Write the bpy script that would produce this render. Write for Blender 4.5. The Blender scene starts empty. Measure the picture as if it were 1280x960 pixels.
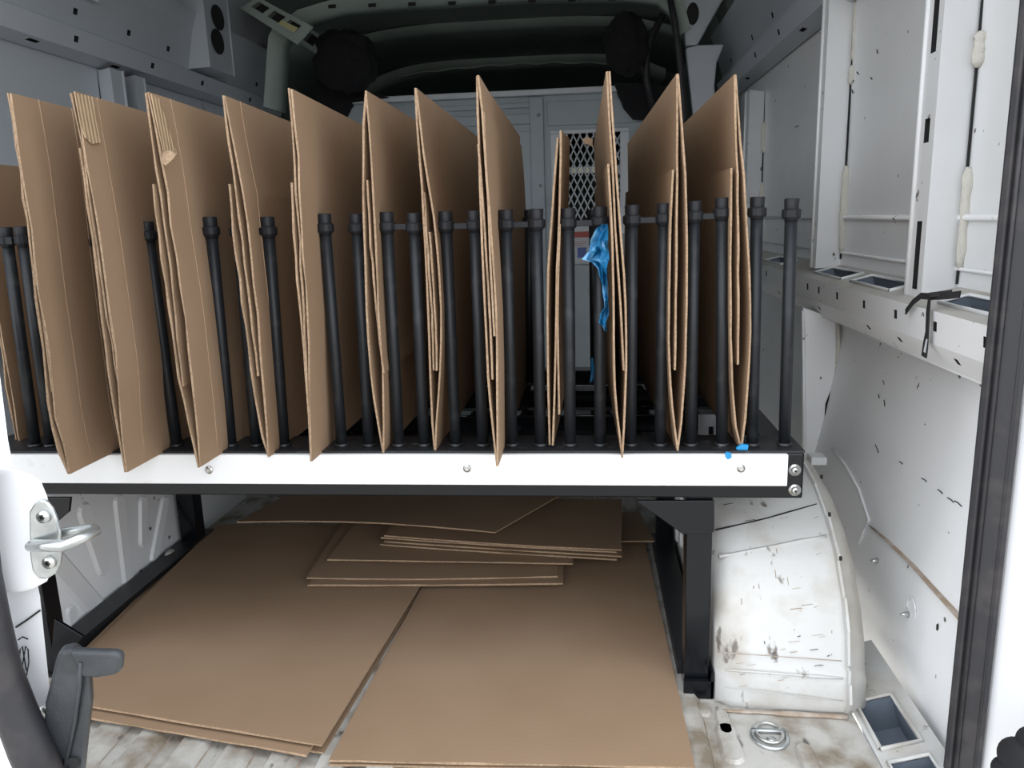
import bpy, bmesh, math, random
from mathutils import Vector, Matrix, noise
C = bpy.context.scene.collection
random.seed(7)
# ---------------------------------------------------------------- camera, world, exposure
F, H = 960.0, 0.80                       # focal length in pixels of a 1280x960 frame, eye height above the van floor
Yc = Vector((95, 208, -F)).normalized()
U = Vector((-140, 4650, 960)); Zc = (U - Yc*U.dot(Yc)).normalized(); Xc = Yc.cross(Zc)
R3 = Matrix((Xc, Yc, Zc))                # camera -> world
cd = bpy.data.cameras.new('camera'); cam = bpy.data.objects.new('camera', cd); C.objects.link(cam)
cd.sensor_width = 36; cd.lens = 36*F/1280; cd.clip_start = 0.02
cam.matrix_world = Matrix.Translation((0, 0, H)) @ R3.to_4x4()
bpy.context.scene.camera = cam
W = bpy.data.worlds.new('overcast'); bpy.context.scene.world = W; W.use_nodes = True
nt = W.node_tree; nt.nodes.clear()
o_ = nt.nodes.new('ShaderNodeOutputWorld'); b_ = nt.nodes.new('ShaderNodeBackground')
tc = nt.nodes.new('ShaderNodeTexCoord'); sp = nt.nodes.new('ShaderNodeSeparateXYZ'); rp = nt.nodes.new('ShaderNodeValToRGB')
mr = nt.nodes.new('ShaderNodeMapRange'); mr.inputs[1].default_value = -1; mr.inputs[2].default_value = 1
nt.links.new(tc.outputs['Generated'], sp.inputs[0]); nt.links.new(sp.outputs[2], mr.inputs[0]); nt.links.new(mr.outputs[0], rp.inputs[0])
cr = rp.color_ramp; cr.elements[0].position = 0; cr.elements[0].color = (.40, .395, .38, 1)
cr.elements[1].position = 1; cr.elements[1].color = (1.0, 1.05, 1.12, 1)
e = cr.elements.new(.49); e.color = (.52, .51, .49, 1); e = cr.elements.new(.53); e.color = (1.05, 1.09, 1.15, 1)
nt.links.new(rp.outputs[0], b_.inputs[0]); b_.inputs[1].default_value = 1.0; nt.links.new(b_.outputs[0], o_.inputs[0])
vs = bpy.context.scene.view_settings
vs.view_transform = 'Standard'; vs.look = 'None'; vs.gamma = 1; vs.use_curve_mapping = False; vs.exposure = 1.35
S = bpy.context.scene

def at(px, py, x=None, y=None, z=None):  # the point of a plane x=, y= or z= (metres) seen along one line of sight
    r = R3 @ Vector((px-640, 480-py, -F))
    t = y/r.y if y is not None else ((z-H)/r.z if z is not None else x/r.x)
    return Vector((0, 0, H)) + r*t

# ---------------------------------------------------------------- materials
def mat(name, col, rough=.5, metal=0., var=None, vscale=8., lo=.45, hi=.65, bump=0., bscale=200., stripe=None, spec=.5, detail=6., var2=None, v2=None, coat=0., stretch=None):
    m = bpy.data.materials.new(name); m.use_nodes = True; n = m.node_tree; b = n.nodes['Principled BSDF']
    b.inputs['Base Color'].default_value = (*col, 1); b.inputs['Roughness'].default_value = rough
    b.inputs['Metallic'].default_value = metal; b.inputs['Specular IOR Level'].default_value = spec
    b.inputs['Coat Weight'].default_value = coat
    t = n.nodes.new('ShaderNodeTexCoord'); src = t.outputs['Object']
    cur = None
    def noise_mask(scale, lo, hi, det, st=None):
        s_ = src
        if st:
            mp = n.nodes.new('ShaderNodeMapping'); mp.inputs['Scale'].default_value = st; n.links.new(src, mp.inputs[0]); s_ = mp.outputs[0]
        q = n.nodes.new('ShaderNodeTexNoise'); q.inputs['Scale'].default_value = scale; q.inputs['Detail'].default_value = det
        n.links.new(s_, q.inputs['Vector']); r = n.nodes.new('ShaderNodeMapRange'); r.inputs[1].default_value = lo; r.inputs[2].default_value = hi
        n.links.new(q.outputs[0], r.inputs[0]); return r.outputs[0]
    def mix(fac, a, bcol):
        x = n.nodes.new('ShaderNodeMix'); x.data_type = 'RGBA'; n.links.new(fac, x.inputs[0])
        if isinstance(a, tuple): x.inputs[6].default_value = (*a, 1)
        else: n.links.new(a, x.inputs[6])
        x.inputs[7].default_value = (*bcol, 1); return x.outputs[2]
    c = col
    if var: c = mix(noise_mask(vscale, lo, hi, detail, stretch), c, var)
    if var2: c = mix(noise_mask(*v2), c, var2)
    h = None
    if stripe:                            # fine flute lines: (axis, pitch scale, strength)
        wv = n.nodes.new('ShaderNodeTexWave'); wv.wave_type = 'BANDS'; wv.bands_direction = stripe[0]
        wv.inputs['Scale'].default_value = stripe[1]; wv.inputs['Distortion'].default_value = .6; wv.inputs['Detail'].default_value = 2
        n.links.new(src, wv.inputs[0]); h = wv.outputs['Fac']
        ml = n.nodes.new('ShaderNodeMath'); ml.operation = 'MULTIPLY'; ml.inputs[1].default_value = stripe[2]; n.links.new(h, ml.inputs[0])
        c = mix(ml.outputs[0], c, tuple(v*.55 for v in col))
    if not isinstance(c, tuple): n.links.new(c, b.inputs['Base Color'])
    if bump:
        bp = n.nodes.new('ShaderNodeBump'); bp.inputs['Strength'].default_value = bump; bp.inputs['Distance'].default_value = .002
        q = n.nodes.new('ShaderNodeTexNoise'); q.inputs['Scale'].default_value = bscale; n.links.new(src, q.inputs['Vector'])
        n.links.new(h if h else q.outputs[0], bp.inputs['Height']); n.links.new(bp.outputs[0], b.inputs['Normal'])
    return m
M = {}
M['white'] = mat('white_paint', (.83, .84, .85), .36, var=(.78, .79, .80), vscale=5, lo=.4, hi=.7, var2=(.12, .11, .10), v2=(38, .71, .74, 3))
M['white_shaded'] = mat('white_paint_shaded', (.52, .555, .60), .42, var=(.48, .515, .56), vscale=3, lo=.4, hi=.7)  # same white paint, with the shade of left and far parts put into the colour
M['scuffed'] = mat('scuffed_white_paint', (.58, .58, .565), .5, var=(.42, .385, .33), vscale=9, lo=.47, hi=.68, detail=12, var2=(.16, .14, .12), v2=(34, .635, .70, 8, (1, 1, .45)), bump=.3, bscale=60)
M['dirty'] = mat('dirty_white_floor', (.50, .485, .45), .6, var=(.22, .18, .13), vscale=14, lo=.45, hi=.66, detail=12, var2=(.08, .07, .06), v2=(45, .64, .72, 5, (1, .4, 1)), bump=.4, bscale=80)
M['grime'] = mat('grimy_ledge_paint', (.50, .49, .46), .55, var=(.42, .39, .34), vscale=10, lo=.45, hi=.65, detail=8)
M['rust'] = mat('rust_brown_smear', (.33, .25, .18), .8, var=(.5, .45, .4), vscale=40, lo=.4, hi=.7)
M['gap'] = mat('dark_recess', (.012, .012, .013), .8)  # near-black puts the shade inside holes and slots into colour; also seams, scratches
M['pocket'] = mat('blue_grey_pocket', (.16, .19, .23), .5)  # insides of rail openings and sill pockets, darker than the steel around
M['foam'] = mat('cream_foam_sealant', (.62, .60, .54), .9, bump=.8, bscale=300)
M['seal'] = mat('black_rubber_seal', (.022, .022, .026), .55, var=(.045, .04, .042), vscale=25, lo=.5, hi=.7)
M['roof'] = mat('greenish_roof_paint', (.33, .39, .355), .5, var=(.27, .325, .295), vscale=4, lo=.4, hi=.7)
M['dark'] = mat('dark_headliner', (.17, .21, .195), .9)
M['blackfoam'] = mat('black_wadding', (.012, .012, .014), 1, bump=1, bscale=90)
M['bulk'] = mat('grey_bulkhead_paint', (.36, .41, .44), .45, var=(.31, .35, .38), vscale=4)
M['meshpaint'] = mat('pale_grey_mesh_paint', (.62, .65, .68), .45)
M['cream'] = mat('cream_plastic', (.75, .73, .60), .5)
M['steel'] = mat('gloss_black_steel', (.004, .005, .007), .14, spec=.35)
M['steel_matte'] = mat('worn_black_steel', (.014, .015, .017), .42, var=(.06, .06, .06), vscale=60, lo=.62, hi=.75)
M['post'] = mat('dark_grey_plastic_tube', (.012, .014, .017), .42, var=(.03, .033, .036), vscale=30, lo=.55, hi=.75, spec=.35)
M['cap'] = mat('black_plastic_cap', (.012, .013, .016), .5, spec=.3)
M['strip'] = mat('white_plastic_strip', (.88, .89, .90), .3, var=(.70, .69, .64), vscale=30, lo=.62, hi=.8)
M['zinc'] = mat('zinc_bolt', (.62, .62, .60), .3, metal=.9)
M['satin'] = mat('zinc_striker', (.55, .58, .58), .28, metal=.85, var=(.4, .42, .42), vscale=40)
M['card'] = mat('corrugated_cardboard', (.325, .222, .145), .85, var=(.295, .198, .125), vscale=6, lo=.35, hi=.7, stripe=('Y', 62, .05), bump=.05, spec=.15)
M['edge'] = mat('torn_cardboard_edge', (.40, .285, .19), .9, var=(.29, .20, .13), vscale=240, lo=.42, hi=.62, spec=.1)
M['crease'] = mat('pressed_crease', (.37, .255, .17), .9, spec=.1)
M['inner'] = mat('bare_flute_paper', (.46, .33, .21), .9, stripe=('Y', 40, .5), bump=.6, spec=.1)
M['bluefilm'] = mat('blue_plastic_film', (.02, .20, .42), .14, var=(.25, .50, .68), vscale=30, lo=.55, hi=.72, coat=.6)
M['bluebit'] = mat('bright_blue_plastic', (.01, .25, .55), .4)
M['greyplastic'] = mat('dark_grey_moulded_plastic', (.028, .031, .036), .42, var=(.045, .05, .055), vscale=30, bump=.2, bscale=500)
M['doorpaint'] = mat('clean_white_door_paint', (.74, .75, .77), .3)
M['label'] = mat('pale_grey_label', (.50, .52, .54), .5)
M['red'] = mat('red_print', (.35, .06, .05), .5)
M['blueprint'] = mat('blue_print', (.08, .12, .35), .5)
M['yellow'] = mat('yellow_sticker', (.50, .47, .25), .6)
M['strapm'] = mat('black_webbing', (.015, .015, .017), .7)
M['scuffgrey'] = mat('grey_board', (.24, .24, .25), .7)

# ---------------------------------------------------------------- mesh helpers
def B(): return bmesh.new()
def fc(bm, vs, mi=0):
    try: f = bm.faces.new(vs); f.material_index = mi; return f
    except ValueError: return None
def box(bm, a, b, mi=0):
    x0, y0, z0 = a; x1, y1, z1 = b
    v = [bm.verts.new(p) for p in ((x0,y0,z0),(x1,y0,z0),(x1,y1,z0),(x0,y1,z0),(x0,y0,z1),(x1,y0,z1),(x1,y1,z1),(x0,y1,z1))]
    for q in ((0,3,2,1),(4,5,6,7),(0,1,5,4),(1,2,6,5),(2,3,7,6),(3,0,4,7)): fc(bm, [v[i] for i in q], mi)
def prism(bm, pts, off, mi=0):
    off = Vector(off); a = [bm.verts.new(p) for p in pts]; b = [bm.verts.new(Vector(p)+off) for p in pts]; n = len(a)
    fc(bm, a, mi); fc(bm, b[::-1], mi)
    for i in range(n): fc(bm, (a[i], b[i], b[(i+1)%n], a[(i+1)%n]), mi)
def tube(bm, path, r, n=10, mi=0, caps=True, flat=1.0, jit=0.):
    path = [Vector(p) for p in path]; rings = []
    for i, p in enumerate(path):
        d = (path[min(i+1, len(path)-1)] - path[max(i-1, 0)]).normalized()
        u = d.cross(Vector((0, 0, 1)) if abs(d.z) < .9 else Vector((0, 1, 0))).normalized(); w = d.cross(u)
        rr = r[i] if isinstance(r, (list, tuple)) else r
        if jit: rr *= 1 + random.uniform(-jit, jit)
        rings.append([bm.verts.new(p + u*math.cos(2*math.pi*k/n)*rr + w*math.sin(2*math.pi*k/n)*rr*flat) for k in range(n)])
    for a, b in zip(rings, rings[1:]):
        for k in range(n): fc(bm, (a[k], a[(k+1)%n], b[(k+1)%n], b[k]), mi)
    if caps: fc(bm, rings[0][::-1], mi); fc(bm, rings[-1], mi)
def sweep(bm, prof, y0, y1, ny=1, th=.004, mi=0):    # prof: (x, z) list extruded along Y with a thickness
    rows = []
    for s in (0, 1):
        g = []
        for j in range(ny+1):
            y = y0 + (y1-y0)*j/ny; row = []
            for i, (x, z) in enumerate(prof):
                a = Vector(prof[max(i-1, 0)]); b = Vector(prof[min(i+1, len(prof)-1)]); t = (b-a).normalized()
                row.append(bm.verts.new((x + t.y*th*s, y, z - t.x*th*s)))
            g.append(row)
        rows.append(g)
    A, D = rows; n = len(prof)
    for j in range(ny):
        for i in range(n-1):
            fc(bm, (A[j][i], A[j][i+1], A[j+1][i+1], A[j+1][i]), mi); fc(bm, (D[j][i], D[j+1][i], D[j+1][i+1], D[j][i+1]), mi)
        for i in (0, n-1): fc(bm, (A[j][i], A[j+1][i], D[j+1][i], D[j][i]), mi)
    for j in (0, ny):
        for i in range(n-1): fc(bm, (A[j][i], A[j][i+1], D[j][i+1], D[j][i]), mi)
def holed(bm, P00, P10, P11, P01, holes, depth, mi=0, mw=0, mb=1, back=True, into=(0, 1, 0)):   # a quad with real rectangular openings
    P = [Vector(p) for p in (P00, P10, P11, P01)]
    nrm = (P[1]-P[0]).cross(P[3]-P[0]).normalized()
    nrm *= abs(depth)*(1 if nrm.dot(Vector(into)) > 0 else -1)
    def pt(u, v): return (P[0]*(1-u)+P[1]*u)*(1-v) + (P[3]*(1-u)+P[2]*u)*v
    us = sorted({0, 1, *[h[0] for h in holes], *[h[2] for h in holes]}); vv = sorted({0, 1, *[h[1] for h in holes], *[h[3] for h in holes]})
    V = {(u, v): bm.verts.new(pt(u, v)) for u in us for v in vv}
    for a, b in zip(us, us[1:]):
        for c, d in zip(vv, vv[1:]):
            um, vm = (a+b)/2, (c+d)/2
            if any(h[0] < um < h[2] and h[1] < vm < h[3] for h in holes): continue
            fc(bm, (V[a, c], V[b, c], V[b, d], V[a, d]), mi)
    for h in holes:
        t = [pt(h[0], h[1]), pt(h[2], h[1]), pt(h[2], h[3]), pt(h[0], h[3])]
        a = [bm.verts.new(p) for p in t]; b = [bm.verts.new(p+nrm) for p in t]
        for i in range(4): fc(bm, (a[i], b[i], b[(i+1)%4], a[(i+1)%4]), mw)
        if back: fc(bm, b, mb)
def obj(name, bm, mats, parent=None, smooth=False, bev=0., seg=2, sub=0):
    if bm.faces: bmesh.ops.recalc_face_normals(bm, faces=bm.faces)
    me = bpy.data.meshes.new(name); bm.to_mesh(me); bm.free()
    for m in (mats if isinstance(mats, (list, tuple)) else [mats]): me.materials.append(M[m])
    if smooth: me.polygons.foreach_set('use_smooth', [True]*len(me.polygons))
    o = bpy.data.objects.new(name, me); C.objects.link(o)
    if parent: o.parent = parent; o.matrix_parent_inverse = Matrix.Translation(-parent_loc(parent) if parent.type == 'EMPTY' else (0, 0, 0))
    if bev: md = o.modifiers.new('bevel', 'BEVEL'); md.width = bev; md.segments = seg; md.limit_method = 'ANGLE'
    if sub: md = o.modifiers.new('subdivision', 'SUBSURF'); md.levels = md.render_levels = sub
    return o
def parent_loc(p):
    return Vector(p.location)
def thing(name, label, cat, loc=(0, 0, 0), group=None):
    o = bpy.data.objects.new(name, None); C.objects.link(o); o.location = loc; o.empty_display_size = .05
    return tag(o, label, cat, group)
def tag(o, label, cat, group=None):
    o['label'] = label; o['category'] = cat
    if group: o['group'] = group
    return o
def struct(name, bm, mats, label=None, **k):
    o = obj(name, bm, mats, **k); o['kind'] = 'structure'
    if label: o['label'] = label
    return o
def capsule(bm, a, b, w, nrm, h, base, n=6, mi=0):   # embossed rib: a stadium outline, raised with a sloped edge
    a = Vector(a); b = Vector(b); d = (b-a).normalized(); s = Vector(nrm).cross(d)
    lo, hi = [], []
    for c, sg in ((a, -1), (b, 1)):
        for k in range(n+1):
            t = -math.pi/2 + math.pi*k/n
            v = d*math.cos(t)*sg + s*math.sin(t)*sg
            lo.append(c + v*w); hi.append(c + v*(w*.72) + Vector(nrm)*h)
    A = [bm.verts.new(p) for p in lo]; D = [bm.verts.new(p) for p in hi]; m = len(A)
    for i in range(m): fc(bm, (A[i], A[(i+1)%m], D[(i+1)%m], D[i]), mi)
    fc(bm, D, mi)
CX = -.39                                            # the van's centre line
def mx(x): return 2*CX - x                           # mirror about it

# ---------------------------------------------------------------- floor
bm = B(); box(bm, (mx(.53), .93, -.02), (.419, 3.42, 0))
floor = struct('floor', bm, 'dirty', 'scuffed dirty white ribbed van floor')
x = mx(.16)
while x < .22:
    bm = B(); capsule(bm, (x, .95, .0005), (x, 3.3, .0005), .026, (0, 0, 1), .010, 0)
    obj('floor_rib', bm, 'dirty', floor)
    bm = B(); tube(bm, [Vector((x+.027+random.uniform(-.0012, .0012), .95+.06*k, .0006)) for k in range(16)], .0014, 4, jit=.5); obj('groove_grime', bm, 'rust', floor)
    x += .078
for (px, py, w, l) in ((912, 930, .018, .03), (905, 905, .012, .02), (1012, 955, .014, .03), (880, 889, .012, .006)):
    bm = B(); p = at(px, py, z=0); capsule(bm, p+Vector((0, -l, .0005)), p+Vector((0, l, .0005)), w, (0, 0, 1), .005, 0)
    obj('floor_emboss', bm, 'dirty', floor)
# tie-down ring in its cup
p = at(962, 922, z=0)
t = thing('tie_down_ring', 'oval metal tie-down ring in a cup on the dirty floor by the right wheel arch', 'tie-down', p)
bm = B(); ang = [2*math.pi*k/24 for k in range(25)]
tube(bm, [p+Vector((math.cos(a)*.026, math.sin(a)*.030, .003)) for a in ang], .0035, 8, caps=False); obj('cup_rim', bm, 'satin', t, True)
bm = B(); prism(bm, [p+Vector((math.cos(a)*.025, math.sin(a)*.029, .0005)) for a in ang[:-1]], (0, 0, .001)); obj('cup', bm, 'grime', t)
bm = B(); tube(bm, [p+Vector((math.cos(a)*.020, .004+math.sin(a)*.024, .006)) for a in ang], .0028, 8, caps=False); obj('ring', bm, 'zinc', t, True)
bm = B(); tube(bm, [p+Vector((-.026, .008, .006)), p+Vector((.026, .008, .006))], .004, 8); obj('hinge_bar', bm, 'satin', t, True)
bm = B(); tube(bm, [p+Vector((0, -.010, .001)), p+Vector((0, -.010, .006))], .007, 12); obj('centre_bolt', bm, 'zinc', t, True)

# ---------------------------------------------------------------- side walls
def skin(side):
    X = (lambda v: v) if side > 0 else mx
    prof = [(.515, -.01), (.53, .10), (.545, .22), (.565, .32), (.585, .45), (.60, .58), (.605, .70), (.605, 1.00), (.60, 1.27), (.57, 1.45), (.53, 1.60), (.42, 1.68)]
    prof = [(X(x)+.0, z) for x, z in prof]
    bm = B(); sweep(bm, prof, 1.005, 3.46, 10, .01*side)
    return bm
wr = struct('wall_right', skin(1), 'white', 'right inner side of the van, white painted steel', smooth=True)
wl = struct('wall_left', skin(-1), 'white_shaded', 'left inner side of the van, grey-blue in shade', smooth=True)

def belt_rail(side, parent, mname):
    X = (lambda v: v) if side > 0 else mx
    z0, z1, z2, z3 = .558, .598, .648, .672
    y0, y1 = 1.005, 3.40; L = y1-y0
    def q(p, yy): return Vector((X(p[0]), yy, p[1]))
    A, Bp, Cc, D = (.545, z0), (.515, z1), (.512, z2), (.61, z3)
    bm = B()
    sl = lambda y, v, w, h: ((y-y0)/L, v, (y+w-y0)/L, v+h)
    # lower lip with small slots, upper face with slots, sloped top with large openings
    holed(bm, q(A, y0), q(A, y1), q(Bp, y1), q(Bp, y0), [sl(y, .45, .012, .22) for y in (1.14, 1.35, 1.50, 1.82, 2.2)], .02, mw=1, into=(side, 0, 0))
    obj('rail_lip', bm, [mname, 'gap'], parent)
    bm = B(); holed(bm, q(Bp, y0), q(Bp, y1), q(Cc, y1), q(Cc, y0), [sl(y, .40, .012, .3) for y in (1.037, 1.187, 1.338, 1.49, 1.65, 1.78, 1.87, 2.3)], .02, mw=1, into=(side, 0, 0))
    obj('rail_face', bm, [mname, 'gap'], parent)
    bm = B(); holed(bm, q(Cc, y0), q(Cc, y1), q(D, y1), q(D, y0), [sl(y, .25, w, .45) for y, w in ((1.05, .19), (1.44, .21), (1.71, .20), (2.24, .2), (2.7, .2), (3.1, .15))], .05, mw=2, mb=2, into=(0, 0, -1))
    obj('rail_top', bm, ['grime' if side > 0 else mname, 'gap', 'pocket'], parent)
    bm = B(); box(bm, (min(X(.545), X(.60)), y0, z0-.003), (max(X(.545), X(.60)), y1, z0)); obj('rail_underside', bm, mname, parent)
    if side > 0:
        for y, w in ((1.05, .19), (1.44, .21), (1.71, .20), (2.24, .2)):      # turned-up rims round the openings
            bm = B(); f = lambda yy, v: q(Cc, yy)*(1-v)+q(D, yy)*v+Vector((-.0, 0, .002))
            tube(bm, [f(y, .25), f(y+w, .25), f(y+w, .70), f(y, .70), f(y, .25)], .0035, 6, caps=False); obj('opening_rim', bm, mname, parent, True)
belt_rail(1, wr, 'white'); belt_rail(-1, wl, 'white_shaded')
def cant_rail(side, parent, mname):
    X = (lambda v: v) if side > 0 else mx
    y0, y1 = 1.005, 3.40; L = y1-y0
    P = [(.595, 1.255), (.545, 1.268), (.53, 1.318), (.555, 1.330), (.535, 1.40), (.52, 1.455), (.50, 1.50)]
    for i in range(len(P)-1):
        hl = []
        if i == 1: hl = [(y, .35, y+.007, .65) for y in (.16, .30, .42, .57, .70, .86)]
        if i == 0: hl = [(y, .5, y+.016, .75) for y in (.22, .36, .50, .8)]
        if i == 3: hl = [(y, .4, y+.007, .62) for y in (.08, .2, .33, .43, .53, .62, .74, .9)]
        bm = B(); q = lambda p, yy: Vector((X(p[0]), yy, p[1]))
        holed(bm, q(P[i], y0), q(P[i], y1), q(P[i+1], y1), q(P[i+1], y0), hl, .02, mw=1, into=(side, 0, .3))
        obj('cant_rail', bm, [mname, 'gap'], parent)
cant_rail(1, wr, 'white_shaded'); cant_rail(-1, wl, 'white_shaded')

def pillar(side, parent, y0, y1, z0, z1, xi=.545, xo=.605, slots=(), mname='white', bead=(), rw=.022):
    X = (lambda v: v) if side > 0 else mx
    w = y1-y0
    bm = B()
    q = lambda x, y, z: Vector((X(x), y, z))
    hl = [(.30, a, .62, b) for a, b in slots]
    holed(bm, q(xi, y0, z0), q(xi, y1, z0), q(xi, y1, z1), q(xi, y0, z1), hl, .03, mw=1, into=(side, 0, 0))
    for ys, ye in ((y0, y0+rw), (y1, y1+.012)):
        v = [bm.verts.new(p) for p in (q(xi, ys, z0), q(xi, ys, z1), q(xo, ye, z1), q(xo, ye, z0))]; fc(bm, v)
    v = [bm.verts.new(p) for p in (q(xi, y0, z0), q(xi, y1, z0), q(xo, y1+.012, z0), q(xo, y0+rw, z0))]; fc(bm, v)
    pl = obj('pillar', bm, [mname, 'gap'], parent)
    bm = B(); tube(bm, [q(xi-.001, y1-.002, z0), q(xi-.001, y1-.002, z1)], .004, 6); obj('pillar_lip', bm, mname, pl, True)
    for a, b, r in bead:
        bm = B(); n = 10
        tube(bm, [q(xo-.004, y0+rw-.012+.002*math.sin(i*2.1), a+(b-a)*i/n) for i in range(n+1)], [r*(.5 if i in (0, n) else 1)*random.uniform(.8, 1.2) for i in range(n+1)], 8)
        obj('foam_bead', bm, 'foam', pl, True)
    bm = B(); tube(bm, [q(xo-.003, y0+rw-.004, z0+.02), q(xo-.003, y0+rw-.004, z1)], .0022, 5); obj('seam', bm, 'gap', pl)
    return pl
pillar(1, wr, 1.315, 1.375, .655, 1.27, xi=.54, slots=((.02, .20), (.40, .46), (.62, .88)), bead=((.70, .86, .008), (1.01, 1.06, .010)))
pillar(1, wr, 1.915, 1.95, .665, 1.27, xi=.54, bead=((.70, .90, .009), (1.08, 1.12, .007), (1.13, 1.26, .004)))
pillar(1, wr, 2.77, 2.83, .665, 1.20, xi=.54, bead=((.70, .90, .009), (1.0, 1.1, .008)), rw=.06)
for nm, pts in (('cant_gusset', ((852,-8),(908,-8),(886,30),(872,56),(857,57))), ('corner_pillar', ((857,60),(872,56),(905,55),(896,78),(893,108),(898,150),(886,230),(872,290),(868,160)))):
    bm = B(); prism(bm, [at(x, y, y=3.05) for x, y in pts], (0.004, .05, 0)); pl = obj(nm, bm, 'white_shaded', wr, bev=.006)
    if nm == 'cant_gusset':
        p = at(866, 17, y=3.047); bm = B(); prism(bm, [p+Vector((.022*math.cos(2*math.pi*k/20), 0, .038*math.sin(2*math.pi*k/20))) for k in range(20)], (0, .004, 0)); obj('oval_hole', bm, 'gap', pl)
YL = 1.86
bm = B(); prism(bm, [at(x, y, y=YL) for x, y in ((1004, 385), (1050, 400), (1050, 455), (1043, 485), (1034, 505), (1032, 522), (1040, 545), (1043, 600), (1006, 600))], (.01, .06, 0))
lp = obj('lower_pillar', bm, 'white', wr)
for pts, r, m in ((((1047, 402), (1048, 440), (1047, 456)), .005, 'foam'), (((1046, 458), (1041, 485), (1033, 505), (1032, 522)), .003, 'gap'), (((1033, 522), (1041, 532), (1042, 548), (1042, 590)), .006, 'foam')):
    bm = B(); tube(bm, [at(x, y, y=YL-.001) for x, y in pts], r, 6, jit=.2); obj('foam_bead' if m == 'foam' else 'seam', bm, m, lp, True)
bm = B(); tube(bm, [at(x, y, y=YL-.002) for x, y in ((1004, 388), (1006, 595))], .004, 6); obj('pillar_lip', bm, 'white', lp, True)
bm = B(); p = at(1018, 574, x=.50); box(bm, p-Vector((.012, .02, .008)), p+Vector((.022, .02, .010))); obj('clip_block', bm, 'white', lp, bev=.002)
# press lines, mud line, screws and scrapes on the right wall
bm = B(); tube(bm, [Vector((.600, y, .782)) for y in (1.005, 3.0)], .005, 8); obj('press_line', bm, 'white', wr, True)
bm = B(); tube(bm, [Vector((.601, y, .70)) for y in (1.005, 3.0)], .003, 6); obj('press_line', bm, 'white', wr, True)
def wallx(z):
    P = [(.515, -.01), (.53, .10), (.545, .22), (.565, .32), (.585, .45), (.60, .58), (.605, .70), (.605, 1.00)]
    for (a, za), (b, zb) in zip(P, P[1:]):
        if za <= z <= zb: return a+(b-a)*(z-za)/(zb-za)
    return .605
def onwall(px, py, d=.002):
    x = .55
    for _ in range(8): p = at(px, py, x=x); x = wallx(p.z)-d
    return p
bm = B(); tube(bm, [onwall(x, y) for x, y in ((1087, 657), (1110, 676), (1140, 705), (1170, 738), (1206, 777))], [.0025, .005, .006, .0065, .008], 8, flat=.3); obj('mud_line', bm, 'rust', wr, True)
bm = B(); tube(bm, [onwall(x, y) for x, y in ((1040, 560), (1056, 580), (1074, 612), (1086, 650), (1080, 665), (1074, 680))], .003, 6, flat=.5); obj('press_line', bm, 'white', wr, True)
bm = B(); tube(bm, [onwall(x, y) for x, y in ((1084, 814), (1110, 852), (1150, 905), (1190, 965))], .0022, 6); obj('floor_seam', bm, 'gap', wr)
bm = B(); tube(bm, [onwall(x, y) for x, y in ((1055, 730), (1062, 760), (1080, 800), (1086, 830), (1080, 870))], .0018, 6); obj('seam', bm, 'gap', wr)
for x, y in ((1096, 701), (1134, 768)):
    p = onwall(x, y); bm = B(); tube(bm, [p+Vector((.002, 0, 0)), p+Vector((-.012, 0, .0))], [.006, .0015], 8); obj('screw_tip', bm, 'zinc', wr, True)
p = onwall(1139, 762, .001)
bm = B(); tube(bm, [p+Vector((0, .017*math.cos(a), .020*math.sin(a))) for a in ang], .0012, 5, caps=False); obj('dent_ring', bm, 'white', wr, True)
p = onwall(1172, 784, .001); bm = B(); prism(bm, [p+Vector((0, .003*math.cos(a), .006*math.sin(a))) for a in ang[:-1:3]], (-.001, 0, 0)); obj('small_hole', bm, 'gap', wr)
for (x0, y0, x1, y1) in ((1094, 556, 1098, 566), (1124, 577, 1128, 580), (1152, 598, 1158, 602), (1172, 612, 1178, 617), (1184, 622, 1192, 628), (1193, 626, 1202, 633), (1105, 500, 1106, 508), (1098, 418+75, 1099, 498)):
    bm = B(); a = onwall(x0, y0, .001); b = onwall(x1, y1, .001); tube(bm, [a, (a+b)/2+Vector((0, 0, .001)), b], .0009, 5); obj('scratch', bm, 'gap', wr)
for (x0, y0, x1, y1) in ((1065, 98, 1067, 102), (1071, 90, 1073, 93), (1096, 62, 1097, 67), (1065, 112, 1066, 116), (1088, 97, 1090, 99), (994, 159, 998, 157)):
    bm = B(); a = at(x0, y0, x=.602); b = at(x1, y1, x=.602); tube(bm, [a, b], .0012, 5); obj('scratch', bm, 'gap', wr)
# sill along the floor edge with two pockets
bm = B(); yA, yB = .97, 1.33
holed(bm, (.42, yA, .004), (.42, yB, .004), (.508, yB, .030), (.508, yA, .030), [(.02, .12, .16, .74), (.24, .10, .56, .74)], .06, mw=2, mb=2, into=(0, 0, -1))
sill = obj('sill', bm, ['scuffed', 'scuffed', 'pocket'], wr)
for a, b in ((.24, .56), (.02, .16)):
    bm = B(); f = lambda u, v: Vector((.42+.088*v, yA+(yB-yA)*u, .006+.026*v))
    tube(bm, [f(a, .1), f(b, .1), f(b, .74), f(a, .74), f(a, .1)], .004, 6, caps=False); obj('pocket_rim', bm, 'scuffed', sill, True)

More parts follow.
